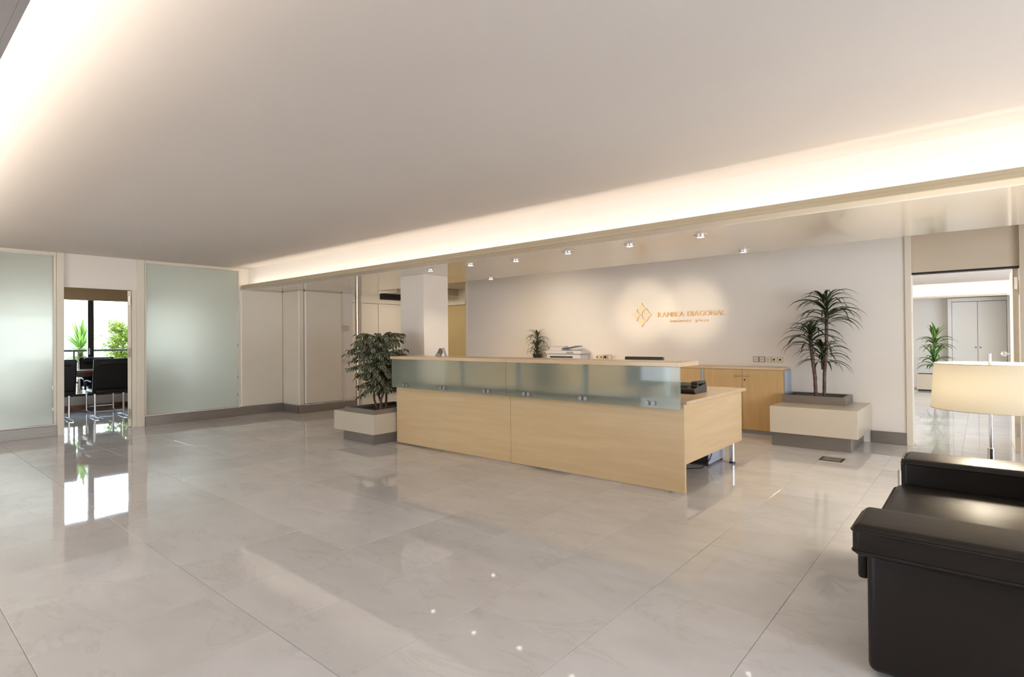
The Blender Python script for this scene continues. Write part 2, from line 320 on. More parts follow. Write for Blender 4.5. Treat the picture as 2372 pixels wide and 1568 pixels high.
# ceiling of the coffer, lower soffits with their cove ledges
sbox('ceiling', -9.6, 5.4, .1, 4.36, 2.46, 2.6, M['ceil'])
sbox('ceiling_sun_block', -13.0, 5.6, -4.3, 16.8, 2.62, 2.75, M['grout'])  # unseen slab added to keep sun out of the ceiling gaps
def cove(name, y_lip, y_back, sgn, x0, x1):
    # a ledge with an upturned lip, the fascia behind it, the strip lamps hidden between
    r = bpy.data.objects.new(name, None); C.objects.link(r); r['kind'] = 'structure'
    a, b = sorted((y_lip, y_back)); box('ledge', x0, x1, a, b, 2.110, 2.117, M['trim'], r)
    a, b = sorted((y_lip, y_lip+sgn*.008)); box('lip', x0, x1, a, b, 2.138, 2.167, M['lip'], r, .0015)
    a, b = sorted((y_lip-sgn*.004, y_lip+sgn*.010)); box('lip_foot', x0, x1, a, b, 2.1095, 2.138, M['lip'], r, .002)
    a, b = sorted((y_back, y_back+sgn*.04)); box('fascia', XW, x1, a, b, 2.11, 2.46, M['fascia'], r)
    return r
cove('trim_1', 4.13, 4.31, 1, XW+.09, 5.3)
sbox('wall_left_cove', -9.6, -9.475, 4.165, 4.35, 2.11, 2.46, M['paint'])
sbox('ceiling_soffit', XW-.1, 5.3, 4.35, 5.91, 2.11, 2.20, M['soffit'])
sbox('ceiling_soffit_end', -10.5, -8.1, 5.91, 6.35, 2.11, 2.20, M['soffit'])
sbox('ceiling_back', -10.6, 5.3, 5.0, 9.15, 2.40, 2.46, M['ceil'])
sbox('trim_2', XW, 5.3, .262, .281, 2.10, 2.15, M['near'], .001)
sbox('trim_2', XW, 5.3, .09, .262, 2.10, 2.106, M['near'])
sbox('trim_2', XW, 5.3, .05, .09, 2.10, 2.46, M['ceil'])
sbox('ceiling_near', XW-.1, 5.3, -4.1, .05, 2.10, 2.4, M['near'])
def strip(x0, x1, y, aim, w=COVE_W):
    area('cove_strip_light', ((x0+x1)/2, y, 2.1195), aim, x1-x0, .026, w*(x1-x0), WARM)
strip(-9.36, -2, 4.162, (0, .65, 1)); strip(-2, 5.2, 4.162, (0, .65, 1))
for a_, b_ in ((-9.3, -2), (-2, 5.2)): area('cove_strip_light', ((a_+b_)/2, .20, 2.125), (0, .30, 1), b_-a_, .05, NEAR_W*(b_-a_), WARM)
# rounded end of the ledge against the left wall
bm = bmesh.new(); add_lathe(bm, XW+.09, 4.215, [(0, 2.103), (.07, 2.104), (.087, 2.113), (.07, 2.122), (0, 2.124)], 20); bm_obj('trim_3', bm, M['trim'], None, True)['kind'] = 'structure'

# ---- left wall: two frosted glass screens with the doorway to the meeting room between them
wl = bpy.data.objects.new('wall_left', None); C.objects.link(wl); wl['kind'] = 'structure'
box('post', -9.56, -9.455, 1.745, 1.822, 0, 2.46, M['trim'], wl, .004)
box('post', -9.60, -9.47, 2.675, 2.772, 0, 2.46, M['trim'], wl, .004)
box('door_jamb', -9.60, -9.50, 2.622, 2.675, 0, 2.005, M['trim'], wl, .003)
box('lintel', -9.56, -9.50, 1.822, 2.675, 2.005, 2.46, M['paint'], wl)
def screen(n, y0, y1):
    w = bpy.data.objects.new('window_%d' % n, None); C.objects.link(w); w['kind'] = 'structure'
    box('top_rail', -9.55, -9.475, y0, y1, 2.415, 2.46, M['trim'], w, .003)
    box('bottom_rail', -9.55, -9.475, y0, y1, .138, .155, M['trim'], w, .003)
    box('stile', -9.55, -9.475, y0, y0+.018, .155, 2.415, M['trim'], w, .003)
    box('stile', -9.55, -9.475, y1-.028, y1, .155, 2.415, M['trim'], w, .003)
    box('kick_panel', -9.58, -9.50, y0, y1, 0, .138, M['trim'], w)
    box('frosted_pane', -9.520, -9.510, y0+.02, y1-.03, .157, 2.413, M['frost'], w)
    # two little pane clips on the right stile
    for z in (.33, .62, 1.15): box('pane_clip', -9.509, -9.500, y1-.040, y1-.026, z, z+.05, M['alu'], w)
    return w
screen(1, -.6, 1.743); screen(2, 2.774, 4.165)
def baseboard(name, x0, x1, y0, y1): sbox(name, x0, x1, y0, y1, 0, .138, M['steel'], .002)
baseboard('baseboard_left', -9.475, -9.45, -.6, 1.743); baseboard('baseboard_left', -9.475, -9.45, 2.774, 4.90)
sbox('wall_left_end', -9.6, -9.5, -4.1, -.6, 0, 2.46, M['paint'])
# wall under the soffit: panel, pier, second panel, chrome pole
sbox('wall_left_panel', -9.6, -9.46, 4.165, 4.90, .138, 2.11, M['panel'], .018)
sbox('wall_left_head', -9.6, -9.48, 4.35, 6.0, 2.11, 2.40, M['panel'])
sbox('wall_pier', -9.6, -8.92, 4.90, 5.00, .13, 2.11, M['panel'], .012)
sbox('wall_pier_panel', -9.2, -8.90, 5.006, 5.74, .14, 2.11, M['panel'], .02)
sbox('wall_pier_return', -9.2, -8.925, 5.74, 5.97, .13, 2.11, M['paint'], .004)
sbox('baseboard_pier', -9.47, -8.90, 4.885, 4.91, 0, .13, M['steel'], .002)
sbox('baseboard_pier', -8.925, -8.895, 4.885, 6.05, 0, .13, M['steel'], .002)
bm = bmesh.new(); add_cyl(bm, (-9.04, 6.14, 0), (-9.04, 6.14, 2.11), .034, n=20); o = bm_obj('trim_4', bm, M['chrome'], None, True); o['kind'] = 'structure'
sbox('trim_5', -9.12, -9.06, 6.19, 6.26, 0, 2.11, M['trim'], .004)
# corridor behind: cream door wall, ochre door, dropped duct
sbox('wall_corridor', -10.6, -10.5, 5.97, 9.1, 2.07, 2.4, M['panel'])
sbox('wall_corridor_low', -10.6, -10.5, 5.97, 7.695, .0, 2.062, M['panel'], .003)
sbox('wall_corridor_low', -10.6, -10.5, 7.705, 9.1, .0, 2.062, M['panel'], .003)
sbox('wall_corridor_backing', -10.75, -10.6, 5.9, 9.3, 0, 2.5, M['dark'])  # unseen dark backing added to stop sky light leaking through the gaps
sbox('wall_corridor_backing', -10.6, -7.6, 9.15, 9.3, 0, 2.5, M['dark'])
sbox('wall_corridor_side', -10.6, -9.2, 5.90, 5.97, 0, 2.4, M['panel'])
sbox('wall_corridor_back', -10.6, -7.6, 9.05, 9.15, 2.04, 2.4, M['trim'])
sbox('door_3', -10.5, -7.65, 9.06, 9.12, 0, 2.03, M['yellow'])
sbox('wall_corridor_right', -7.66, -7.60, 7.84, 9.1, 0, 2.40, M['yellow'])
sbox('trim_6', -9.75, -9.28, 8.6, 9.05, 2.24, 2.40, M['white'], .01)
area('corridor_light', (-9.4, 7.9, 2.39), (0, 0, -1), .5, .5, 14, WARM)
vent = thing('ceiling_vent', 'dark slatted air vent high in the side corridor, left of the column', 'vent', (-10.48, 8.2, 2.3))
box('vent_frame', -10.5, -10.46, 7.75, 8.75, 2.17, 2.31, M['dark'], vent)
for k in range(4): box('slat', -10.46, -10.43, 7.75, 8.75, 2.185+k*.03, 2.20+k*.03, M['bronze'], vent)

# column
sbox('trim_column', -6.08, -5.592, 4.826, 5.257, 0, 2.11, M['paint'], .004)

# back wall, its door to the hall, far hall
sbox('wall_back', -7.65, -.664, 7.70, 7.84, 0, 2.40, M['paint'])
sbox('trim_7', -7.70, -7.65, 7.685, 7.86, 0, 2.37, M['trim'], .004)
baseboard('baseboard_back', -1.0, -.664, 7.68, 7.70)
sbox('trim_8', -.664, -.604, 7.68, 7.87, 0, 2.37, M['trim'], .004)
sbox('wall_back_lintel', -.604, .30, 7.75, 7.84, 1.955, 2.40, M['tanpanel'])
sbox('trim_9', -.604, .30, 7.752, 7.87, 1.935, 1.953, M['bronze'])
sbox('wall_back_right', .30, .50, 7.69, 7.84, 0, 2.40, M['tanpanel'])
sbox('wall_back_right', .50, 5.3, 7.69, 7.84, 0, 2.40, M['paint'])
d2 = bpy.data.objects.new('door_2', None); C.objects.link(d2); d2['kind'] = 'structure'
box('door_leaf', .252, .298, 7.88, 8.74, .012, 1.945, M['trim'], d2, .002)
for z in (.17, 1.72): box('hinge', .262, .290, 7.872, 7.88, z, z+.13, M['chrome'], d2, .002)
box('strike_plate', .256, .292, 7.872, 7.88, .93, 1.04, M['ivory'], d2, .002)
k = cyl('knob', (.252, 8.66, 1.02), (.215, 8.66, 1.02), .012, M['chrome'], d2)
bm = bmesh.new(); bmesh.ops.create_uvsphere(bm, u_segments=16, v_segments=10, radius=.03, matrix=Matrix.Translation((.195, 8.66, 1.02))); bm_obj('knob_ball', bm, M['chrome'], d2, True)
bm = bmesh.new(); add_cyl(bm, (.252, 8.66, 1.02), (.246, 8.66, 1.02), .032, n=20); bm_obj('knob_rose', bm, M['chrome'], d2, True)
# hall
sbox('ceiling_hall', -2.5, 3.1, 7.84, 16.5, 2.37, 2.46, M['ceil'])
for a_, b_, c_, d_ in ((7.84, 9.5, 0, 2.37), (14.0, 16.5, 0, 2.37), (9.5, 14.0, 0, .2), (9.5, 14.0, 2.2, 2.37)): sbox('wall_hall_left', -2.5, -2.4, a_, b_, c_, d_, M['paint'])  # unseen window gap added to let more daylight into the hall
sbox('wall_hall_back', -2.4, 3.0, 16.4, 16.5, 0, 2.37, M['closet'])
sbox('wall_hall_right', 3.0, 3.1, 7.84, 9.5, 0, 2.37, M['paint']); sbox('wall_hall_right', 3.0, 3.1, 14.5, 16.5, 0, 2.37, M['paint'])
sbox('wall_hall_right', 3.0, 3.1, 9.5, 14.5, 0, .2, M['paint']); sbox('wall_hall_right', 3.0, 3.1, 9.5, 14.5, 2.2, 2.37, M['paint'])
area('hall_fill_light', (-1.5, 9.4, 2.36), (0, 0, -1), .8, .8, 26, (1, .97, .93)); area('hall_fill_light', (1.2, 13.5, 2.36), (0, 0, -1), .8, .8, 26, (1, .97, .93))  # unseen lamps added to brighten the hall
r = bpy.data.objects.new('trim_10', None); C.objects.link(r); r['kind'] = 'structure'
box('fascia', -2.4, 3.0, 15.80, 15.86, 2.08, 2.37, M['ceil'], r); box('ledge', -2.4, .42, 15.62, 15.80, 2.075, 2.085, M['trim'], r); box('lip', -2.4, .42, 15.62, 15.63, 2.085, 2.115, M['trim'], r)
area('cove_strip_light', (-.6, 15.66, 2.092), (0, .25, 1), 3.2, .03, 7, WARM)
sbox('wall_hall_end', .46, 3.0, 15.80, 15.9, 0, 2.37, M['closet'], .0)
sbox('trim_11', -.60, -.53, 16.22, 16.4, 0, 2.08, M['closet'], .003)
sbox('trim_12', -.53, .46, 16.22, 16.4, 2.0, 2.08, M['closet'], .003)
sbox('trim_13', .42, .48, 15.9, 16.4, 0, 2.37, M['closet'], .003)
d4 = bpy.data.objects.new('door_4', None); C.objects.link(d4); d4['kind'] = 'structure'
for a, b, kx in ((-.525, -.078, -.11), (-.072, .415, -.03)):
    box('closet_leaf', a, b, 16.30, 16.34, .03, 1.99, M['closet'], d4, .003)
    box('closet_pull', kx-.012, kx+.012, 16.285, 16.30, .94, .975, M['steel'], d4, .003)

# side and rear walls of the lobby (behind the camera), with window openings
def wall_x(name, x0, x1, y0, y1, wy0, wy1, wz0, wz1, top, mtl):
    sbox(name, x0, x1, y0, wy0, 0, top, mtl); sbox(name, x0, x1, wy1, y1, 0, top, mtl)
    sbox(name, x0, x1, wy0, wy1, 0, wz0, mtl); sbox(name, x0, x1, wy0, wy1, wz1, top, mtl)
wall_x('wall_right', 3.4, 3.5, -4.2, 7.69, -.8, 5.7, .2, 2.05, 2.6, M['paint'])
for a, b in ((-9.6, -6.4), (-4.0, 3.5)): sbox('wall_rear', a, b, -4.2, -4.1, 0, 2.5, M['paint'])
sbox('wall_rear', -6.4, -4.0, -4.2, -4.1, 0, .2, M['paint']); sbox('wall_rear', -6.4, -4.0, -4.2, -4.1, 2.12, 2.5, M['paint'])  # unseen rear opening, placed to fill the left floor and panels with light

# ---- meeting room beyond the left wall
sbox('ceiling_meeting', -12.8, -9.56, .2, 6.3, 2.46, 2.6, M['ceil'])
sbox('wall_meeting_near', -12.8, -9.6, .2, .3, 0, 2.46, M['paint']); sbox('wall_meeting_far', -12.8, -9.6, 5.8, 5.9, 0, 2.46, M['paint'])
wall_x('wall_meeting_window', -12.75, -12.62, .3, 5.9, 1.15, 4.65, .26, 2.22, 2.46, M['paint'])
sbox('baseboard_meeting', -12.62, -12.595, .3, 5.9, 0, .10, M['mahog'])
w3 = bpy.data.objects.new('window_3', None); C.objects.link(w3); w3['kind'] = 'structure'
box('bottom_rail', -12.72, -12.63, 1.15, 4.65, .20, .30, M['bronze'], w3, .003)
box('top_rail', -12.72, -12.63, 1.15, 4.65, 2.16, 2.22, M['bronze'], w3, .003)
for y0, y1 in ((1.15, 1.22), (2.783, 2.872), (4.58, 4.65)): box('mullion', -12.72, -12.63, y0, y1, .30, 2.16, M['bronze'], w3, .003)
for y0, y1 in ((1.22, 2.783), (2.872, 4.58)): box('pane', -12.682, -12.674, y0, y1, .30, 2.16, M['clear'], w3)
box('window_handle', -12.63, -12.60, 2.79, 2.81, 1.02, 1.14, M['chrome'], w3, .004)
box('blind_roll', -12.63, -12.55, 1.1, 4.7, 2.02, 2.44, M['tan'], w3, .004)
d1 = bpy.data.objects.new('door_1', None); C.objects.link(d1); d1['kind'] = 'structure'
def hung(o):
    # the leaf stands a little more than square to the wall
    P = Vector((-9.53, 2.616, 0)); o.matrix_world = Matrix.Translation(P) @ Matrix.Rotation(math.radians(-19), 4, 'Z') @ Matrix.Translation(-P); return o
hung(box('door_leaf', -10.38, -9.53, 2.572, 2.616, .01, 1.995, M['trim'], d1, .002))
for z in (.13, 1.78): hung(box('hinge', -9.53, -9.515, 2.580, 2.608, z, z+.14, M['chrome'], d1, .002))
hung(box('lock_plate', -9.53, -9.518, 2.582, 2.606, 1.02, 1.16, M['chrome'], d1, .002))
# ------------------------------------------------------------------ LEAVES AND PLANTS
def leaf_mesh(name, length, width, e0, bend, mtl, n=8, fold=.18, tip=.02, wmax=.35):
    me = bpy.data.meshes.new(name); vs, uvs, fs = [], [], []; x = z = 0.0; ds = length/n
    for i in range(n+1):
        t = i/n; a = e0-bend*t**1.15
        w = width*(.35+.65*min(1, t/wmax)) if t < wmax else width*max(tip, (1-((t-wmax)/(1-wmax))**1.7))
        nx, nz = -math.sin(a), math.cos(a)
        for k in (-1, 0, 1):
            h = fold*w*abs(k); vs.append((x+nx*h, k*w/2, z+nz*h)); uvs.append((t, .5+k*.5))
        x += ds*math.cos(a); z += ds*math.sin(a)
    for i in range(n):
        for k in (0, 1): a = 3*i+k; fs.append((a, a+3, a+4, a+1))
    me.from_pydata(vs, [], fs); u = me.uv_layers.new(name='UVMap')
    for l in me.loops: u.data[l.index].uv = uvs[l.vertex_index]
    for p in me.polygons: p.use_smooth = True
    me.materials.append(mtl); return me
def put_leaf(me, parent, loc, rz, ry=0, rx=0, s=1.0):
    o = bpy.data.objects.new('leaf', me); C.objects.link(o); o.parent = parent
    o.location = Vector(loc)-origin(parent); o.rotation_euler = (rx, ry, rz); o.scale = (s, s, s); return o
def head(parent, top, meshes, n, spread=.10, smin=.8, smax=1.1, wall=None):
    # a rosette: young leaves upright at the tip, older ones lower and more drooping
    for i in range(n):
        t = i/n; me = meshes[min(len(meshes)-1, int(t*len(meshes)))]
        a = i*2.39996+random.uniform(-.2, .2); s = random.uniform(smin, smax)
        if wall is not None:
            reach = max(v.co.x for v in me.vertices)*s+.03; lim = max(.05, (wall-top[1])/reach)
            if math.sin(a) > lim: a = math.asin(lim)*random.uniform(-1, 1); a = a if i % 2 else PI-a
        put_leaf(me, parent, (top[0], top[1], top[2]-t*spread), a, random.uniform(-.12, .12), random.uniform(-.25, .25), s)
def cane(parent, pts, r, mtl, ring=.075):
    # ringed stem
    P = [Vector(p) for p in pts]; out, rad = [], []
    for a, b in zip(P, P[1:]):
        k = max(2, int((b-a).length/ring))
        for i in range(k):
            for f, q in ((0, 1.12), (.12, .95), (.9, .98)): out.append(a.lerp(b, (i+f)/k)); rad.append(r*q)
    out.append(P[-1]); rad.append(r*.8); return tube('trunk', out, r, mtl, parent, 10, radii=rad)

def planter(label, x0, x1, y0, y1, px0, px1, py0, py1, zb, zt, tx0, tx1, ty0, ty1, tz):
    t = thing('planter', label, 'planter', ((x0+x1)/2, (y0+y1)/2, 0), 'stepped lobby planters')
    box('plinth', px0, px1, py0, py1, 0, zb, M['steel'], t, .002)
    box('body', x0, x1, y0, y1, zb, zt, M['white'], t, .004)
    w = .035
    for a in ((tx0, tx1, ty0, ty0+.006), (tx0, tx1, ty1-.006, ty1), (tx0, tx0+.006, ty0+.006, ty1-.006), (tx1-.006, tx1, ty0+.006, ty1-.006)): box('tray_side', *a, zt, tz, M['steel'], t)
    bm = bmesh.new()
    for a in ((tx0, tx1, ty0, ty0+w), (tx0, tx1, ty1-w, ty1), (tx0, tx0+w, ty0+w, ty1-w), (tx1-w, tx1, ty0+w, ty1-w)): add_box(bm, *a, tz, tz+.004)
    bm_obj('tray_rim', bm, M['steel'], t)
    s = box('soil', tx0+.006, tx1-.006, ty0+.006, ty1-.006, zt, tz-.035, M['soil'], t)
    return t
planter('cream stepped planter box with steel tray, left of the counter', -6.26, -5.437, 3.905, 4.78, -6.17, -5.535, 3.985, 4.70, .132, .368, -6.05, -5.445, 3.925, 4.70, .416)
planter('cream stepped planter box against the back wall, beside the maple cabinets', -1.868, -1.0, 6.76, 7.69, -1.868, -1.075, 6.84, 7.66, .157, .455, -1.845, -1.185, 7.20, 7.68, .543)

# variegated ficus
def ficus():
    t = thing('potted_ficus', 'bushy ficus tree with cream edged leaves, growing left of the counter', 'plant', (-5.70, 4.22, .381))
    cx, cy = -5.78, 4.26
    for k in range(4):
        a = k*1.6+.5; p = [(-5.70+.05*math.cos(a), 4.22+.05*math.sin(a), .375)]
        for i in range(1, 6): z = .375+i*.13; p.append((cx+.06*math.cos(a+i*.5)*(1+.25*i), cy+.06*math.sin(a+i*.5)*(1+.25*i), z))
        tube('trunk', p, .012, M['bark'], t, 8, radii=[.015, .014, .013, .011, .009, .006])
    meshes = [leaf_mesh('leaf', .078, .040, .15, .7, M['ficusleaf'], 4, .15, .05, .45), leaf_mesh('leaf', .068, .036, .3, 1.1, M['ficusleaf'], 4, .2, .05, .45)]
    rnd = random.Random(11); spots = []; bm = bmesh.new()
    for k in range(150):
        z0 = .60+.68*(k/150)**.85; a = k*2.39996; reach = (.22+.20*rnd.random())*(1.0 if z0 > .9 else .72); rise = rnd.uniform(-.02, .20)
        if z0 > 1.12: reach *= .8; rise = rnd.uniform(.06, .22)
        p = []
        for i in range(7):
            s = i/6; p.append(Vector((cx+reach*s*math.cos(a+.3*s), cy+reach*s*math.sin(a+.3*s), z0+rise*s-.10*s*s)))
        add_tube(bm, p, .003, 4, radii=[.004, .0035, .003, .0025, .002, .0018, .0012])
        for i in range(20):
            s = .18+.82*i/19; j = min(5, int(s*6)); q = p[j].lerp(p[j+1], s*6-j); d = a+.3*s+(1 if i % 2 else -1)*rnd.uniform(.5, 1.1)
            if i == 19: d = a+.3
            spots.append((q, d, rnd.uniform(.1, 1.35), rnd.uniform(-.9, .9), rnd.uniform(.65, 1.0), rnd.randrange(2)))
    spots = [q for q in spots if q[0].x < -5.47 or q[0].y < 4.0 or q[0].z > 1.12]
    o = bm_obj('branches', bm, M['bark'], t); o['kind'] = 'stuff'
    spots.sort(key=lambda s: (s[0]-Vector((0, 0, 1.25))).length)
    for q, rz, ry, rx, s, v in spots[:290]: put_leaf(meshes[v], t, q, rz, ry, rx, s)
    joined(spots[290:], meshes, 'foliage', M['ficusleaf'], t)
def joined(spots, meshes, name, mtl, parent):
    vs, fs, uv = [], [], []
    off = origin(parent)
    for q, rz, ry, rx, s, v in spots:
        me = meshes[v]; m4 = Matrix.Translation(Vector(q)-off) @ Euler((rx, ry, rz)).to_matrix().to_4x4() @ Matrix.Scale(s, 4); b = len(vs)
        vs += [m4 @ x.co for x in me.vertices]; ul = me.uv_layers[0].data
        for p in me.polygons:
            fs.append([b+i for i in p.vertices]); uv += [tuple(ul[l].uv) for l in p.loop_indices]
    me = bpy.data.meshes.new(name); me.from_pydata(vs, [], fs); u = me.uv_layers.new(name='UVMap')
    for i, c in enumerate(uv): u.data[i].uv = c
    for p in me.polygons: p.use_smooth = True
    me.materials.append(mtl); o = bpy.data.objects.new(name, me); C.objects.link(o); o.parent = parent; o['kind'] = 'stuff'; return o
ficus()

# tall cane plant by the back wall
t = thing('yucca_cane_plant', 'tall cane plant with drooping dark strap leaves, by the back wall', 'plant', (-1.50, 7.40, .50))
cane(t, [(-1.525, 7.42, .49), (-1.53, 7.41, .75), (-1.56, 7.40, 1.05), (-1.575, 7.40, 1.22)], .021, M['cane'])
cane(t, [(-1.44, 7.43, .49), (-1.432, 7.42, .8), (-1.405, 7.41, 1.1), (-1.40, 7.41, 1.55)], .019, M['cane'])
cane(t, [(-1.45, 7.43, .85), (-1.455, 7.42, .97), (-1.45, 7.42, 1.03)], .016, M['bark'])
big = [leaf_mesh('leaf', .46, .041, 1.25, 2.3, M['strap'], 9), leaf_mesh('leaf', .52, .041, .95, 2.1, M['strap'], 9), leaf_mesh('leaf', .50, .041, .75, 2.0, M['strap'], 9), leaf_mesh('leaf', .46, .040, .45, 1.8, M['strap'], 9)]
head(t, (-1.40, 7.41, 1.63), big, 52, .26, .72, 1.0, 7.68); head(t, (-1.575, 7.40, 1.28), big, 40, .18, .68, .95, 7.68); head(t, (-1.45, 7.42, 1.06), big, 32, .16, .6, .85, 7.68)

# small dracaena standing on the cabinets behind the counter
t = thing('dracaena', 'small dracaena in dark pot on the cabinets, beside the printer', 'plant', (-5.78, 7.50, .862))
bm = bmesh.new(); add_lathe(bm, -5.78, 7.50, [(.0, .862), (.06, .862), (.085, .98), (.09, .985), (.08, .98), (.0, .97)], 20); bm_obj('pot', bm, M['black'], t, True)
cane(t, [(-5.78, 7.50, .96), (-5.785, 7.50, 1.10), (-5.775, 7.5, 1.26)], .014, M['cane'], .05)
mid = [leaf_mesh('leaf', .27, .036, 1.3, 1.5, M['strap2'], 8), leaf_mesh('leaf', .31, .034, 1.05, 2.5, M['strap2'], 8), leaf_mesh('leaf', .31, .034, .8, 2.5, M['strap2'], 8)]
head(t, (-5.775, 7.50, 1.27), mid, 26, .14, .75, 1.05, 7.68); head(t, (-5.785, 7.50, 1.08), mid, 24, .12, .75, 1.0, 7.68)

# dracaena at the end of the hall
t = thing('hall_planter', 'low beige planter box at the far end of the hall', 'planter', (-.885, 15.5, 0))
box('body', -1.132, -.64, 15.36, 15.70, .035, .378, M['white'], t, .004); box('base', -1.11, -.66, 15.38, 15.68, 0, .035, M['black'], t); box('soil', -1.11, -.66, 15.38, 15.68, .372, .381, M['soil'], t)
t = thing('hall_dracaena', 'bright green two tiered dracaena at the end of the hall', 'plant', (-.85, 15.5, .38))
cane(t, [(-.82, 15.5, .37), (-.82, 15.5, .8), (-.80, 15.5, 1.15)], .02, M['cane'])
hall = [leaf_mesh('leaf', .44, .075, 1.3, .7, M['hallleaf'], 8), leaf_mesh('leaf', .47, .075, .9, 1.8, M['hallleaf'], 8), leaf_mesh('leaf', .45, .07, .5, 1.7, M['hallleaf'], 8)]
head(t, (-.80, 15.5, 1.18), hall, 34, .26, .75, 1.05); head(t, (-.82, 15.5, .74), hall, 32, .24, .75, 1.05)

# ------------------------------------------------------------------ RECEPTION COUNTER
rc = thing('reception_counter', 'long maple reception counter with frosted glass front and desk return', 'counter', (-3.6, 4.6, 0))
box('front_panel', -5.40, -3.6, 4.22, 4.25, .017, .715, M['maple'], rc, .0015); box('front_panel', -3.597, -1.80, 4.22, 4.25, .017, .715, M['maple'], rc, .0015)
box('counter_top', -5.41, -3.587, 4.13, 4.51, 1.016, 1.05, M['maple_top'], rc, .002); box('counter_top', -3.584, -1.795, 4.13, 4.51, 1.016, 1.05, M['maple_top'], rc, .002)
for a, b in ((-5.39, -3.593), (-3.585, -1.797)):
    g = box('glass_panel', a, b, 4.143, 4.151, .683, 1.014, M['frost2'], rc, .0008)
for x in (-5.16, -5.105, -4.525, -4.47, -3.875, -3.82, -3.355, -3.30, -2.715, -2.66, -2.075, -2.02):
    bm = bmesh.new(); add_cyl(bm, (x, 4.22, .718), (x, 4.151, .718), .008, n=12); add_cyl(bm, (x, 4.143, .718), (x, 4.128, .718), .019, n=20); bm_obj('glass_stud', bm, M['stud'], rc, True)
for x in (-5.2, -4.4, -3.6, -2.8, -2.0):
    bm = bmesh.new(); add_box(bm, x-.02, x+.02, 4.34, 4.38, .742, 1.016, .003); bm_obj('top_bracket', bm, M['alu'], rc)
box('desk_top', -5.38, -2.62, 4.25, 4.98, .712, .738, M['maple_top'], rc, .003); box('desk_top', -2.617, -1.79, 4.25, 5.695, .712, .738, M['maple_top'], rc, .003)
box('side_panel', -1.85, -1.82, 4.25, 5.645, .228, .712, M['maple'], rc, .0015)
for x, y in ((-1.90, 5.60), (-5.3, 4.86), (-2.55, 5.60), (-3.6, 4.86)):
    lg = cyl('leg', (x, y, .02), (x, y, .712), .0275, M['chrome'], rc, n=20); bm = bmesh.new(); add_cyl(bm, (x, y, 0), (x, y, .02), .03, .024, n=20); bm_obj('foot', bm, M['black'], lg, True)
# PC tower under the return
t = thing('computer_tower', 'grey computer tower on the floor under the desk return', 'computer', (-2.13, 5.5, 0))
box('case', -2.24, -2.02, 5.30, 5.74, .018, .44, M['daylit_grey'], t, .006); box('front_bezel', -2.238, -2.022, 5.29, 5.30, .022, .436, M['black'], t, .003)
for x in (-2.21, -2.05):
    for y in (5.34, 5.70): box('foot', x-.015, x+.015, y-.015, y+.015, 0, .018, M['black'], t)
tag(tube('power_cable', [(-2.0, 5.50, .70), (-2.0, 5.48, .5), (-2.0, 5.44, .32), (-2.0, 5.38, .18), (-2.01, 5.30, .07), (-2.04, 5.18, .008), (-2.2, 5.02, .006), (-2.4, 4.9, .006)], .0045, M['black'], None, 6), 'thin black cable hanging down in front of the computer tower', 'cable')
# phone
t = thing('desk_phone', 'black desk telephone on the desk return, behind the glass edge', 'telephone', (-2.05, 4.95, .738))
bm = bmesh.new(); prof = [(4.84, .738), (4.80, .775), (4.82, .79), (5.06, .822), (5.10, .80), (5.10, .738)]
def prism(bm, prof, x0, x1):
    A = [bm.verts.new((x0, y, z)) for y, z in prof]; B = [bm.verts.new((x1, y, z)) for y, z in prof]; n = len(prof)
    bm.faces.new(A[::-1]); bm.faces.new(B)
    for i in range(n): bm.faces.new((A[i], A[(i+1) % n], B[(i+1) % n], B[i]))
    bmesh.ops.recalc_face_normals(bm, faces=bm.faces)
prism(bm, prof, -2.19, -1.955); bm_obj('base', bm, M['black'], t)
bm = bmesh.new(); add_box(bm, -2.01, -1.945, 4.86, 5.06, .822, .848, .011, 3); add_box(bm, -2.01, -1.945, 4.85, 4.90, .795, .825, .01, 2); add_box(bm, -2.01, -1.945, 5.02, 5.07, .815, .83, .006, 2); bm_obj('handset', bm, M['black'], t, True)
box('keypad', -2.16, -2.04, 4.86, 4.96, .793, .806, M['dark'], t, .003)
# monitor, chair
t = thing('monitor', 'black monitor whose top edge shows above the counter', 'monitor', (-2.47, 4.85, .738))
box('screen', -2.672, -2.27, 4.86, 4.89, .78, 1.064, M['black'], t, .006); box('stand', -2.51, -2.43, 4.875, 4.90, .752, .86, M['black'], t, .004); box('base', -2.58, -2.36, 4.76, 4.96, .738, .752, M['black'], t, .004)
t = thing('office_chair', 'dark office chair behind the counter, blurred by the frosted glass', 'chair', (-4.25, 5.45, 0))
box('seat', -4.49, -4.01, 5.2, 5.66, .42, .49, M['black'], t, .03, 3, True); box('backrest', -4.47, -4.03, 5.64, 5.70, .55, .98, M['black'], t, .025, 3, True)
box('back_bar', -4.28, -4.22, 5.66, 5.69, .40, .6, M['chrome'], t, .003); cyl('gas_lift', (-4.25, 5.43, .10), (-4.25, 5.43, .43), .028, M['chrome'], t)
for k in range(5):
    a = k*2*PI/5+.3; e = (-4.25+.28*math.cos(a), 5.43+.28*math.sin(a)); lg = tube('base_arm', [(-4.25, 5.43, .11), (e[0], e[1], .075)], .018, M['chrome'], t); cyl('castor', (e[0]-.012, e[1], .028), (e[0]+.012, e[1], .028), .028, M['black'], lg)
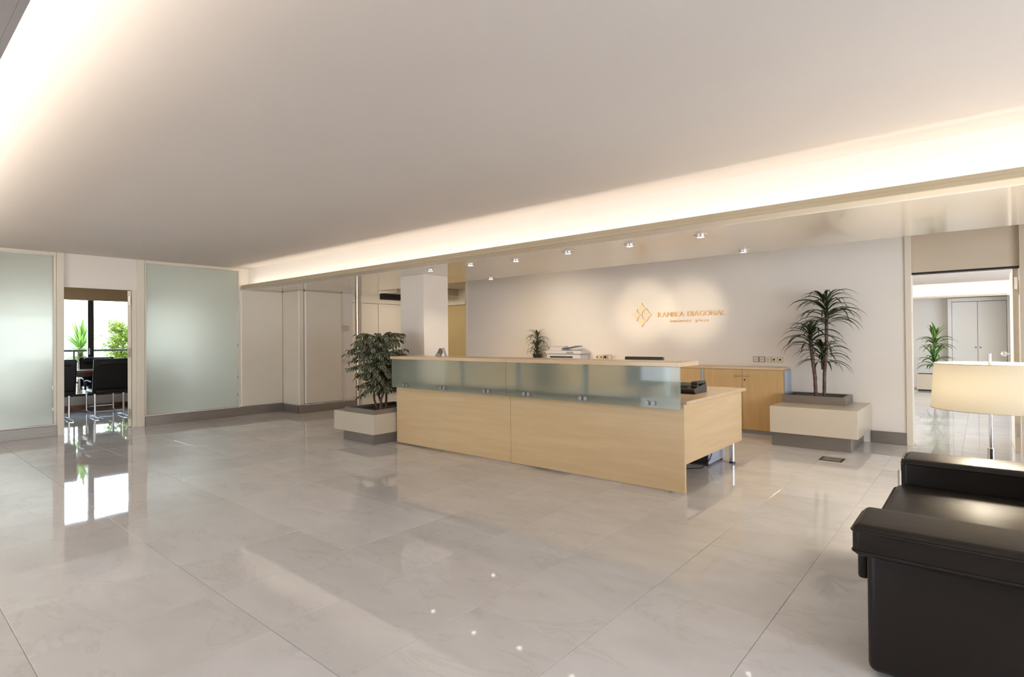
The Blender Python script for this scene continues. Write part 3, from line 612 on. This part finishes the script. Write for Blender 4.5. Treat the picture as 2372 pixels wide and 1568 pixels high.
# card holder on the counter
t = thing('leaflet_holder', 'silver folded leaflet holder on the left end of the counter top', 'holder', (-4.78, 4.42, 1.05))
bm = bmesh.new(); prism(bm, [(4.38, 1.05), (4.385, 1.05), (4.44, 1.140), (4.435, 1.142)], -4.875, -4.79); bm_obj('back_plate', bm, M['steel'], t)
bm = bmesh.new(); prism(bm, [(4.37, 1.05), (4.375, 1.05), (4.392, 1.085), (4.387, 1.086)], -4.875, -4.79); bm_obj('front_lip', bm, M['chrome'], t)
bm = bmesh.new(); add_box(bm, -.045, .045, -.004, .004, 0, .10, .001)
bmesh.ops.rotate(bm, verts=bm.verts, cent=(0, 0, 0), matrix=Euler((.35, 0, -1.0)).to_matrix()); bmesh.ops.translate(bm, verts=bm.verts, vec=(-4.735, 4.41, 1.052)); bm_obj('side_plate', bm, M['alu'], t)
# ------------------------------------------------------------------ BACK WALL FURNITURE
names = ['maple two-door cabinet at the right end of the back row, beside the planter', 'maple cabinet second from right along the back wall, behind the desk return', 'maple cabinet in the middle of the back row, below the left socket strip', 'maple cabinet of the back row standing under the printer', 'maple cabinet at the left end of the back row, under the small dracaena']
proto = None
for i in range(5):
    X1 = -1.872-i*1.045; x1, x0 = -1.872, -1.872-1.0
    if proto is None:
        proto = c = thing('cabinet', names[0], 'cabinet', (x0+.5, 7.55, 0), 'maple cabinets along the back wall')
        box('carcass', x0, x1, 7.42, 7.698, .05, .825, M['maple_v'], c); box('plinth', x0+.01, x1-.01, 7.44, 7.69, 0, .05, M['alu'], c)
        for a, b, hx in ((x0+.002, (x0+x1)/2-.002, (x0+x1)/2-.055), ((x0+x1)/2+.002, x1-.002, (x0+x1)/2+.055)):
            d = box('door', a, b, 7.40, 7.418, .055, .822, M['maple_v'], c, .0015)
            tube('handle', [(hx-.045, 7.40, .742), (hx-.035, 7.378, .74), (hx, 7.372, .738), (hx+.035, 7.378, .74), (hx+.045, 7.40, .742)], .004, M['chrome'], d, 6)
        bm = bmesh.new(); add_cyl(bm, ((x0+x1)/2+.03, 7.40, .692), ((x0+x1)/2+.03, 7.396, .692), .011, n=14); bm_obj('lock', bm, M['black'], d, True)
        o = box('end_profile', x0-.043, x0-.002, 7.405, 7.69, .02, .824, M['alu'], c, .002)
    else:
        c = copy_tree(proto); c['label'] = names[i]; c.location.x = x0+.5-i*1.045
tag(box('cabinet_worktop', -7.12, -1.868, 7.39, 7.698, .826, .855, M['maple_top'], None, .002), 'long thin maple worktop lying over the back wall cabinets', 'worktop')
t = thing('cabinet_side_panel', 'grey side panel closing the right end of the cabinet row, tinted for bluish daylight', 'panel', (-1.85, 7.55, 0))
# the panel is a separate grey board with a vertical groove
box('board', -1.868, -1.862, 7.405, 7.52, .458, .824, M['daylit_grey'], t); box('board', -1.868, -1.862, 7.524, 7.69, .458, .824, M['daylit_grey'], t)
# printer
t = thing('printer', 'light grey printer with blue paper tray on the cabinets', 'printer', (-5.18, 7.5, .855))
box('body', -5.52, -4.86, 7.405, 7.66, .855, .985, M['paper'], t, .012, 2); box('scanner', -5.54, -4.84, 7.40, 7.66, .99, 1.045, M['paper'], t, .012, 2)
bm = bmesh.new(); prism(bm, [(7.42, 1.047), (7.45, 1.10), (7.60, 1.115), (7.64, 1.047)], -5.47, -5.22); bm_obj('feeder', bm, M['paper'], t)
bm = bmesh.new(); A = [(-5.24, 7.42, 1.05), (-5.20, 7.42, 1.075), (-4.93, 7.44, 1.125), (-4.93, 7.60, 1.125), (-5.20, 7.60, 1.075), (-5.24, 7.60, 1.05)]
add_box(bm, -.15, .15, 7.43, 7.62, -.006, .006, .002); bmesh.ops.rotate(bm, verts=bm.verts, cent=(0, 7.5, 0), matrix=Euler((0, -.17, 0)).to_matrix()); bmesh.ops.translate(bm, verts=bm.verts, vec=(-5.10, 0, 1.092)); bm_obj('paper_tray', bm, M['screen'], t)
box('control_panel', -5.12, -4.98, 7.396, 7.41, 1.0, 1.03, M['alu'], t, .002); box('output_slot', -5.44, -5.0, 7.398, 7.41, .93, .955, M['dark'], t)
# sockets
def module(parent, x, z, rim, face, y=7.70, s=.072):
    p = box('frame', x-s/2, x+s/2, y-.012, y, z-s/2, z+s/2, rim, parent, .004); box('plate', x-s*.42, x+s*.42, y-.015, y-.0115, z-s*.42, z+s*.42, M['ivory'], p, .002)
    bm = bmesh.new()
    if face == 'round':
        add_cyl(bm, (x, y-.014, z), (x, y-.017, z), s*.31, n=20); bm_obj('socket_ring', bm, M['paper'], p, True); bm = bmesh.new()
        for dx in (-.009, .009): add_cyl(bm, (x+dx, y-.0165, z), (x+dx, y-.018, z), .0035, n=10)
        bm_obj('socket_hole', bm, M['dark'], p)
    elif face == 'data': add_box(bm, x-.011, x+.011, y-.018, y-.0145, z-.012, z+.010); bm_obj('data_port', bm, M['dark'], p)
    elif face == 'plug': add_cyl(bm, (x, y-.014, z), (x, y-.045, z), s*.30, s*.24, n=16); bm_obj('plug', bm, M['black'], p, True)
    else: add_box(bm, x-.02, x+.02, y-.019, y-.0145, z-.022, z+.022, .002); bm_obj('rocker', bm, M['ivory'], p)
t = thing('socket_strip', 'five wall sockets above the cabinets beside the tall cane plant', 'socket', (-2.14, 7.70, .945), 'socket strips on the back wall')
for k, (x, rim, f) in enumerate(((-2.286, 'brownrim', 'round'), (-2.212, 'brownrim', 'round'), (-2.138, 'ivory', 'round'), (-2.062, 'ivory', 'data'), (-1.987, 'ivory', 'data'))): module(t, x, .947, M[rim], f)
t = thing('socket_strip', 'five wall sockets right of the printer, one with a black plug', 'socket', (-4.57, 7.70, .945), 'socket strips on the back wall')
for k, (x, rim, f) in enumerate(((-4.715, 'ivory', 'data'), (-4.641, 'ivory', 'data'), (-4.562, 'brownrim', 'plug'), (-4.488, 'brownrim', 'round'), (-4.414, 'ivory', 'round'))): module(t, x, .940, M[rim], f)
# thermostat and switches on the left panel
t = thing('thermostat', 'small white thermostat box high on the cream panel', 'thermostat', (-8.90, 5.79, 1.46))
box('case', -8.902, -8.875, 5.71, 5.86, 1.415, 1.505, M['white'], t, .004); box('sensor_dot', -8.875, -8.872, 5.785, 5.797, 1.485, 1.495, M['dark'], t)
t = thing('light_switch', 'pair of cream light switches below the thermostat', 'switch', (-8.90, 5.78, .865))
for y in (5.73, 5.81): p = box('frame', -8.902, -8.886, y-.037, y+.037, .828, .902, M['ivory'], t, .004); box('rocker', -8.887, -8.881, y-.025, y+.025, .84, .89, M['white'], p, .002)

# sign
t = thing('wall_sign', 'pale gold star emblem and raised lettering on the back wall', 'sign', (-3.3, 7.70, 1.58))
def qb(a, c, b, n=8): return [tuple((1-s)**2*a[i]+2*(1-s)*s*c[i]+s*s*b[i] for i in (0, 1)) for s in [k/n for k in range(n)]]
ex, ez, rx_, rz_ = -3.923, 1.588, .166, .182
def petal(k):
    a = k*PI/2; ca, sa = math.cos(a), math.sin(a); R = lambda p: (ex+(p[0]*ca-p[1]*sa)*rx_, ez+(p[0]*sa+p[1]*ca)*rz_)
    T, W1, W2, O = (0, 1), (-.5, .5), (.5, .5), (0, 0.015)
    pts = qb(T, (-.12, .66), W1)+qb(W1, (-.06, .44), O)+qb(O, (.06, .44), W2)+qb(W2, (.12, .66), T); pts = [R(p) for p in pts]
    bm = bmesh.new(); A = [bm.verts.new((x, 7.682, z)) for x, z in pts]; B = [bm.verts.new((x, 7.70, z)) for x, z in pts]; n = len(pts)
    f = bm.faces.new(A); bm.faces.new(B[::-1])
    for i in range(n): q = bm.faces.new((A[i], B[i], B[(i+1) % n], A[(i+1) % n])); q.material_index = 1
    bmesh.ops.recalc_face_normals(bm, faces=bm.faces); bm_obj('emblem_petal', bm, None, t, mats=[M['petal'], M['petaledge']])
for k in range(4): petal(k)
FONT = bpy.data.curves.new('font_probe', 'FONT')
def letters(txt, x0, x1, z, size, depth, name, bold=0, track=1.0):
    # one raised mesh per letter, spread from x0 to x1 on the wall
    dg = bpy.context.evaluated_depsgraph_get(); items = []; pos = 0
    for ch in txt:
        if ch == ' ': pos += .38*size*track; continue
        cu = bpy.data.curves.new('letter_curve', 'FONT'); cu.body = ch; cu.size = size; cu.extrude = depth/2; cu.offset = bold; cu.resolution_u = 4
        o = bpy.data.objects.new('letter_curve', cu); C.objects.link(o); dg = bpy.context.evaluated_depsgraph_get(); me = bpy.data.meshes.new_from_object(o.evaluated_get(dg)); bpy.data.objects.remove(o)
        xs = [v.co.x for v in me.vertices]; items.append((me, min(xs), max(xs), pos)); pos += (max(xs)-min(xs))+.11*size*track
    k = (x1-x0)/(items[-1][3]+items[-1][2]-items[-1][1])
    for me, a, b, p in items:
        me.transform(Matrix.Translation((-a, 0, 0))); me.transform(Matrix(((k, 0, 0, x0+p*k), (0, 0, -1, 7.70-depth/2), (0, 1, 0, z), (0, 0, 0, 1))))
        me.transform(Matrix.Translation(-origin(t))); me.materials.append(M['gold']); o = bpy.data.objects.new(name, me); C.objects.link(o); o.parent = t
letters('RAMBLA DIAGONAL', -3.662, -2.683, 1.546, .104, .02, 'letter', -.0006)
letters('business plaza', -3.475, -2.908, 1.466, .062, .016, 'small_letter', .0, 2.2)

# floor outlet
t = thing('floor_box', 'flat bronze floor outlet cover in front of the right planter', 'outlet', (-1.17, 6.365, 0))
box('cover', -1.275, -1.068, 6.27, 6.47, .0005, .004, M['bronze'], t, .001); box('lid', -1.25, -1.093, 6.29, 6.45, .0035, .0055, M['steel'], t, .001)

# ------------------------------------------------------------------ DOWNLIGHTS under the soffit
dl = [(-5.17, 4.57, 'first from the left in the front row, beside the column', (-4.9, 5.6, 0), .25), (-4.46, 4.55, 'second from the left in the front row', (-4.8, 6.6, 0), .4), (-3.86, 4.64, 'third from the left in the front row', (-4.4, 7.2, 0), .6),
      (-3.13, 4.57, 'fourth from the left in the front row', (-3.90, 7.7, 1.66), 1.7), (-2.465, 4.60, 'fifth from the left in the front row', (-3.15, 7.7, 1.62), 1.6), (-1.797, 4.59, 'largest in view, nearest the right end of the front row', (-2.4, 5.6, 0), .25),
      (-5.29, 5.80, 'close to the soffit edge, just right of the column', (-5.6, 7.7, .9), .6), (-1.80, 5.70, 'close to the soffit edge, above the tall cane plant', (-1.2, 6.4, 0), .25)]
proto = None
for x, y, where, aim, pw in dl:
    if proto is None:
        proto = t = thing('downlight', '', 'light', (x, y, 2.11), 'soffit downlights')
        bm = bmesh.new(); add_lathe(bm, x, y, [(.036, 2.11), (.042, 2.107), (.052, 2.1055), (.054, 2.107), (.054, 2.11)], 28); bm_obj('trim_ring', bm, M['trim'], t, True)
        bm = bmesh.new(); add_lathe(bm, x, y, [(.036, 2.11), (.036, 2.092), (.032, 2.086), (.029, 2.086), (.029, 2.09)], 28); bm_obj('barrel', bm, M['chrome'], t, True)
        bm = bmesh.new(); add_lathe(bm, x, y, [(.0, 2.0875), (.02, 2.088), (.029, 2.0895)], 24); bm_obj('lens', bm, M['bulb'], t, True)
    else: t = copy_tree(proto); t.location = (x, y, 2.11)
    t['label'] = 'round recessed soffit downlight, '+where
    s = bpy.data.lights.new('spot', 'SPOT'); s.energy = SPOT_W*pw; s.color = (1, .84, .64); s.spot_size = math.radians(21 if aim[1] > 7.65 and aim[2] > 1.5 else 100); s.spot_blend = .9; s.shadow_soft_size = .04
    so = bpy.data.objects.new('spot', s); C.objects.link(so); so.location = (x, y, 2.07); so.rotation_euler = (Vector(aim)-Vector((x, y, 2.07))).to_track_quat('-Z', 'Y').to_euler()

# ------------------------------------------------------------------ SOFA AND FLOOR LAMP
t = thing('sofa', 'black leather two seat sofa with padded roll arms', 'sofa', (.1, 3.2, 0))
LE = M['leather']
box('arm_panel', -.335, .62, 2.395, 2.62, .02, .46, LE, t, .028, 4, True)
def rrect(x0, x1, y0, y1, z, r, n=5):
    pts = []
    for cx, cy, a0 in ((x1-r, y1-r, 0), (x0+r, y1-r, PI/2), (x0+r, y0+r, PI), (x1-r, y0+r, 1.5*PI)):
        for i in range(n+1): a = a0+i*PI/2/n; pts.append((cx+r*math.cos(a), cy+r*math.sin(a), z))
    return pts
def pad(name, x0, x1, y0, y1, z0, z1, r, crown=.012):
    bm = bmesh.new(); add_box(bm, x0, x1, y0, y1, z0, z1, r, 5)
    bmesh.ops.subdivide_edges(bm, edges=[e for e in bm.edges if e.calc_length() > .12], cuts=5, use_grid_fill=True)
    cx, cy = (x0+x1)/2, (y0+y1)/2
    for v in bm.verts:
        u = 1-((v.co.x-cx)/((x1-x0)/2))**2; w = 1-((v.co.y-cy)/((y1-y0)/2))**2
        if v.co.z > z1-.003: v.co.z += crown*max(0, u)**.5*max(0, w)
    o = bm_obj(name, bm, LE, t, True); return o
a = pad('arm_pad', -.372, .62, 2.340, 2.635, .450, .566, .026, .007)
tube('piping', rrect(-.374, .62, 2.338, 2.637, .543, .026), .0042, LE, a, 6, True); tube('piping', rrect(-.372, .62, 2.340, 2.635, .468, .026), .0042, LE, a, 6, True)
box('arm_front', -.372, -.337, 2.46, 2.62, .33, .452, LE, t, .012, 3, True)
s = pad('seat_cushion', -.372, .36, 2.625, 3.685, .27, .44, .035, .016); tube('piping', rrect(-.374, .36, 2.623, 3.687, .418, .035), .0045, LE, s, 6, True)
box('seat_base', -.335, .62, 2.62, 3.69, .06, .28, LE, t, .02, 3, True)
a = pad('arm_pad', -.345, .62, 3.688, 3.985, .40, .574, .026, .008); tube('piping', rrect(-.347, .62, 3.686, 3.987, .551, .026), .0045, LE, a, 6, True)
box('arm_panel', -.325, .62, 3.70, 3.97, .02, .41, LE, t, .028, 4, True)
box('backrest', .34, .66, 2.63, 3.68, .25, .78, LE, t, .05, 4, True)
tube('piping', [(-.3455, 3.712, .42), (-.3455, 3.712, .55), (-.343, 3.72, .568), (-.3455, 3.96, .568), (-.3455, 3.962, .42)], .004, LE, a, 6)
cyl('leg', (-.352, 3.80, 0), (-.352, 3.80, .492), .021, M['chrome'], t, n=20)
for x, y in ((.56, 2.5), (.56, 3.9)): cyl('leg', (x, y, 0), (x, y, .05), .021, M['chrome'], t)

lx, ly = .033, 4.353
t = thing('floor_lamp', 'brass-toned floor lamp with wide cream drum shade behind the sofa', 'lamp', (lx, ly, 0))
bm = bmesh.new(); add_lathe(bm, lx, ly, [(0, 0), (.13, 0), (.13, .012), (.12, .018), (0, .02)], 32); bm_obj('base', bm, M['chrome'], t, True)
cyl('lower_pole', (lx, ly, .018), (lx, ly, .575), .0165, M['chrome'], t, n=20); cyl('pole', (lx, ly, .56), (lx, ly, 1.135), .0085, M['chrome'], t, n=16)
bm = bmesh.new(); add_lathe(bm, lx, ly, [(.285, .806), (.267, 1.076)], 64); o = bm_obj('shade', bm, M['shade'], t, True)
for z, rr_ in ((.806, .285), (1.076, .267)):
    tube('shade_rim', [(lx+rr_*math.cos(i*2*PI/48), ly+rr_*math.sin(i*2*PI/48), z) for i in range(48)], .0025, M['white'], o, 6, True)
bm = bmesh.new()
for k in range(3): a = k*2*PI/3; add_tube(bm, [(lx, ly, 1.06), (lx+.265*math.cos(a), ly+.265*math.sin(a), 1.07)], .002, 5)
bm_obj('shade_spider', bm, M['chrome'], t)
bm = bmesh.new(); bmesh.ops.create_uvsphere(bm, u_segments=16, v_segments=10, radius=.03, matrix=Matrix.Translation((lx+.07, ly, .95))); bm_obj('bulb', bm, M['bulb'], t, True)
for dx, dy in ((.09, 0), (-.045, .078), (-.045, -.078)):
    p = bpy.data.lights.new('lamp_bulb', 'POINT'); p.energy = 15.0; p.color = (1, .86, .66); p.shadow_soft_size = .03; po = bpy.data.objects.new('lamp_bulb', p); C.objects.link(po); po.location = (lx+dx, ly+dy, .94)

# ------------------------------------------------------------------ MEETING ROOM FURNITURE
t = thing('meeting_table', 'dark mahogany meeting table between the black chairs', 'table', (-11.85, 2.9, 0))
box('table_top', -12.2, -11.42, 1.5, 4.3, .735, .775, M['mahog'], t, .006); box('apron', -12.12, -11.50, 1.6, 4.2, .67, .735, M['mahog'], t, .003)
for y in (1.9, 3.62): box('pedestal', -11.95, -11.7, y-.16, y+.16, .02, .67, M['mahog'], t, .01); box('foot', -12.1, -11.55, y-.2, y+.2, 0, .03, M['bronze'], t, .006)
tag(box('desk_pad', -11.62, -11.45, 1.95, 2.42, .775, .780, M['paper'], None, .001), 'pale sheet lying on the mahogany table, left of the front chair', 'paper')
def meeting_chair(label):
    t = thing('meeting_chair', label, 'chair', (0, 0, 0), 'black leather meeting chairs')
    # facing -X; back towards the lobby
    bm = bmesh.new(); add_box(bm, -.03, .03, -.265, .265, .40, .975, .028, 4); bmesh.ops.subdivide_edges(bm, edges=[e for e in bm.edges if e.calc_length() > .2], cuts=4, use_grid_fill=True)
    for v in bm.verts: v.co.x += .05*((v.co.z-.7)/.3)**1-.05*(1-(v.co.y/.27)**2)*.4
    bm_obj('backrest', bm, LE, t, True)
    hr = box('head_roll', -.055, .055, -.21, .21, .86, .965, LE, t, .03, 3, True)
    box('seat', -.50, .02, -.25, .25, .40, .475, LE, t, .03, 3, True)
    for s in (-1, 1):
        y = s*.20; lg = cyl('leg', (-.17, y, .03), (-.17, y, .41), .017, M['chrome'], t, n=12)
        tube('sled_foot', [(-.48, y, .012), (-.17, y, .03), (.09, y, .012)], .011, M['chrome'], lg, 8)
        tube('armrest', [(-.02, y+s*.08, .60), (-.25, y+s*.08, .62), (-.40, y+s*.08, .60), (-.42, y+s*.07, .45)], .014, LE, t, 8)
    tube('cross_bar', [(-.17, -.20, .10), (-.17, .20, .10)], .008, M['chrome'], t)
    return t
c0 = meeting_chair('black leather meeting chair with its back to the doorway, right one'); c0.location = (-11.02, 2.755, 0)
c = copy_tree(c0); c['label'] = 'black leather meeting chair half hidden by the left door post'; c.location = (-11.05, 2.02, 0)
c = copy_tree(c0); c['label'] = 'black leather meeting chair on the window side of the table'; c.location = (-12.36, 2.86, 0); c.rotation_euler = (0, 0, PI)
c = copy_tree(c0); c['label'] = 'black leather meeting chair at the far right, mostly behind the door edge'; c.location = (-11.0, 3.42, 0); c.rotation_euler = (0, 0, -.3)

# ------------------------------------------------------------------ OUTSIDE THE MEETING ROOM
g = sbox('floor_terrace', -16.5, -12.75, -3, 10, -.2, -.03, M['ground'])
rail = thing('terrace_railing', 'thin dark terrace railing outside the meeting room window', 'railing', (-13.5, 3, -.03))
tube('handrail', [(-13.5, -2, 1.085), (-13.5, 9, 1.085)], .02, M['bronze'], rail); tube('lower_rail', [(-13.5, -2, .12), (-13.5, 9, .12)], .012, M['bronze'], rail)
for k in range(8): tube('post', [(-13.5, -1.6+k*1.45, -.03), (-13.5, -1.6+k*1.45, 1.085)], .016, M['bronze'], rail)
t = thing('terrace_yucca', 'spiky sunlit yucca outside the window, left pane', 'plant', (-14.2, 2.98, -.03))
cane(t, [(-14.2, 2.98, -.03), (-14.2, 3.0, .6), (-14.2, 3.0, 1.12)], .05, M['bark'], .12)
yl = [leaf_mesh('leaf', .55, .05, 1.45, .25, M['yucca'], 6), leaf_mesh('leaf', .58, .05, .95, .5, M['yucca'], 6), leaf_mesh('leaf', .58, .05, .35, .6, M['yucca'], 6), leaf_mesh('leaf', .55, .05, -.3, .7, M['yucca'], 6)]
head(t, (-14.2, 3.0, 1.22), yl, 110, .30, .7, 1.05)
t = thing('terrace_shrub', 'sunlit leafy shrub outside the window, right pane', 'shrub', (-15.2, 4.12, -.03))
rnd = random.Random(5); sm = [leaf_mesh('leaf', .11, .05, .1, .6, M['shrub'], 3, .15, .05, .45)]; sp = []; bm = bmesh.new()
for k in range(120):
    a = rnd.uniform(0, 2*PI); z = rnd.uniform(.3, 1.72); R_ = .62*math.sqrt(max(.05, 1-((z-1.0)/.85)**2))*rnd.uniform(.4, 1.05)
    b0 = Vector((-15.2, 4.12, max(.0, z-.35))); e = Vector((-15.2+R_*math.cos(a), 4.12+R_*math.sin(a), z)); add_tube(bm, [b0, b0.lerp(e, .5)+Vector((0, 0, .05)), e], .006, 4)
    for i in range(26): s_ = rnd.uniform(.45, 1.08); sp.append((b0.lerp(e, s_)+Vector((rnd.gauss(0, .05), rnd.gauss(0, .05), rnd.gauss(0, .05))), rnd.uniform(0, 6.28), rnd.uniform(-.6, .8), rnd.uniform(-.6, .6), rnd.uniform(.7, 1.2), 0))
add_tube(bm, [(-15.2, 4.12, -.03), (-15.2, 4.12, .9)], .03, 8); o = bm_obj('branches', bm, M['bark'], t); o['kind'] = 'stuff'
joined(sp, sm, 'foliage', M['shrub'], t)
def building(label, x0, x1, y0, y1, h, roof):
    t = thing('building', label, 'building', ((x0+x1)/2, (y0+y1)/2, -12), 'hazy buildings beyond the terrace')
    box('wall', x0, x1, y0, y1, -12, h, M['facade'], t); box('roof', x0-.4, x1+.4, y0-.4, y1+.4, h, h+roof, M['paper'], t)
    nw = max(2, int((y1-y0)/1.7))
    for k in range(nw):
        for zz in (h-2.4, h-5.4): y = y0+1.2+k*(y1-y0-2.4)/(nw-1); box('window', x1, x1+.05, y-.5, y+.5, zz-.7, zz+.7, M['paper'], t)
building('pale distant building with flat grey roof, right of the shrub', -62, -52, 17.5, 27, 1.3, .5)
building('pale distant building behind the spiky yucca', -72, -60, 10.5, 15.5, 3.2, .4)
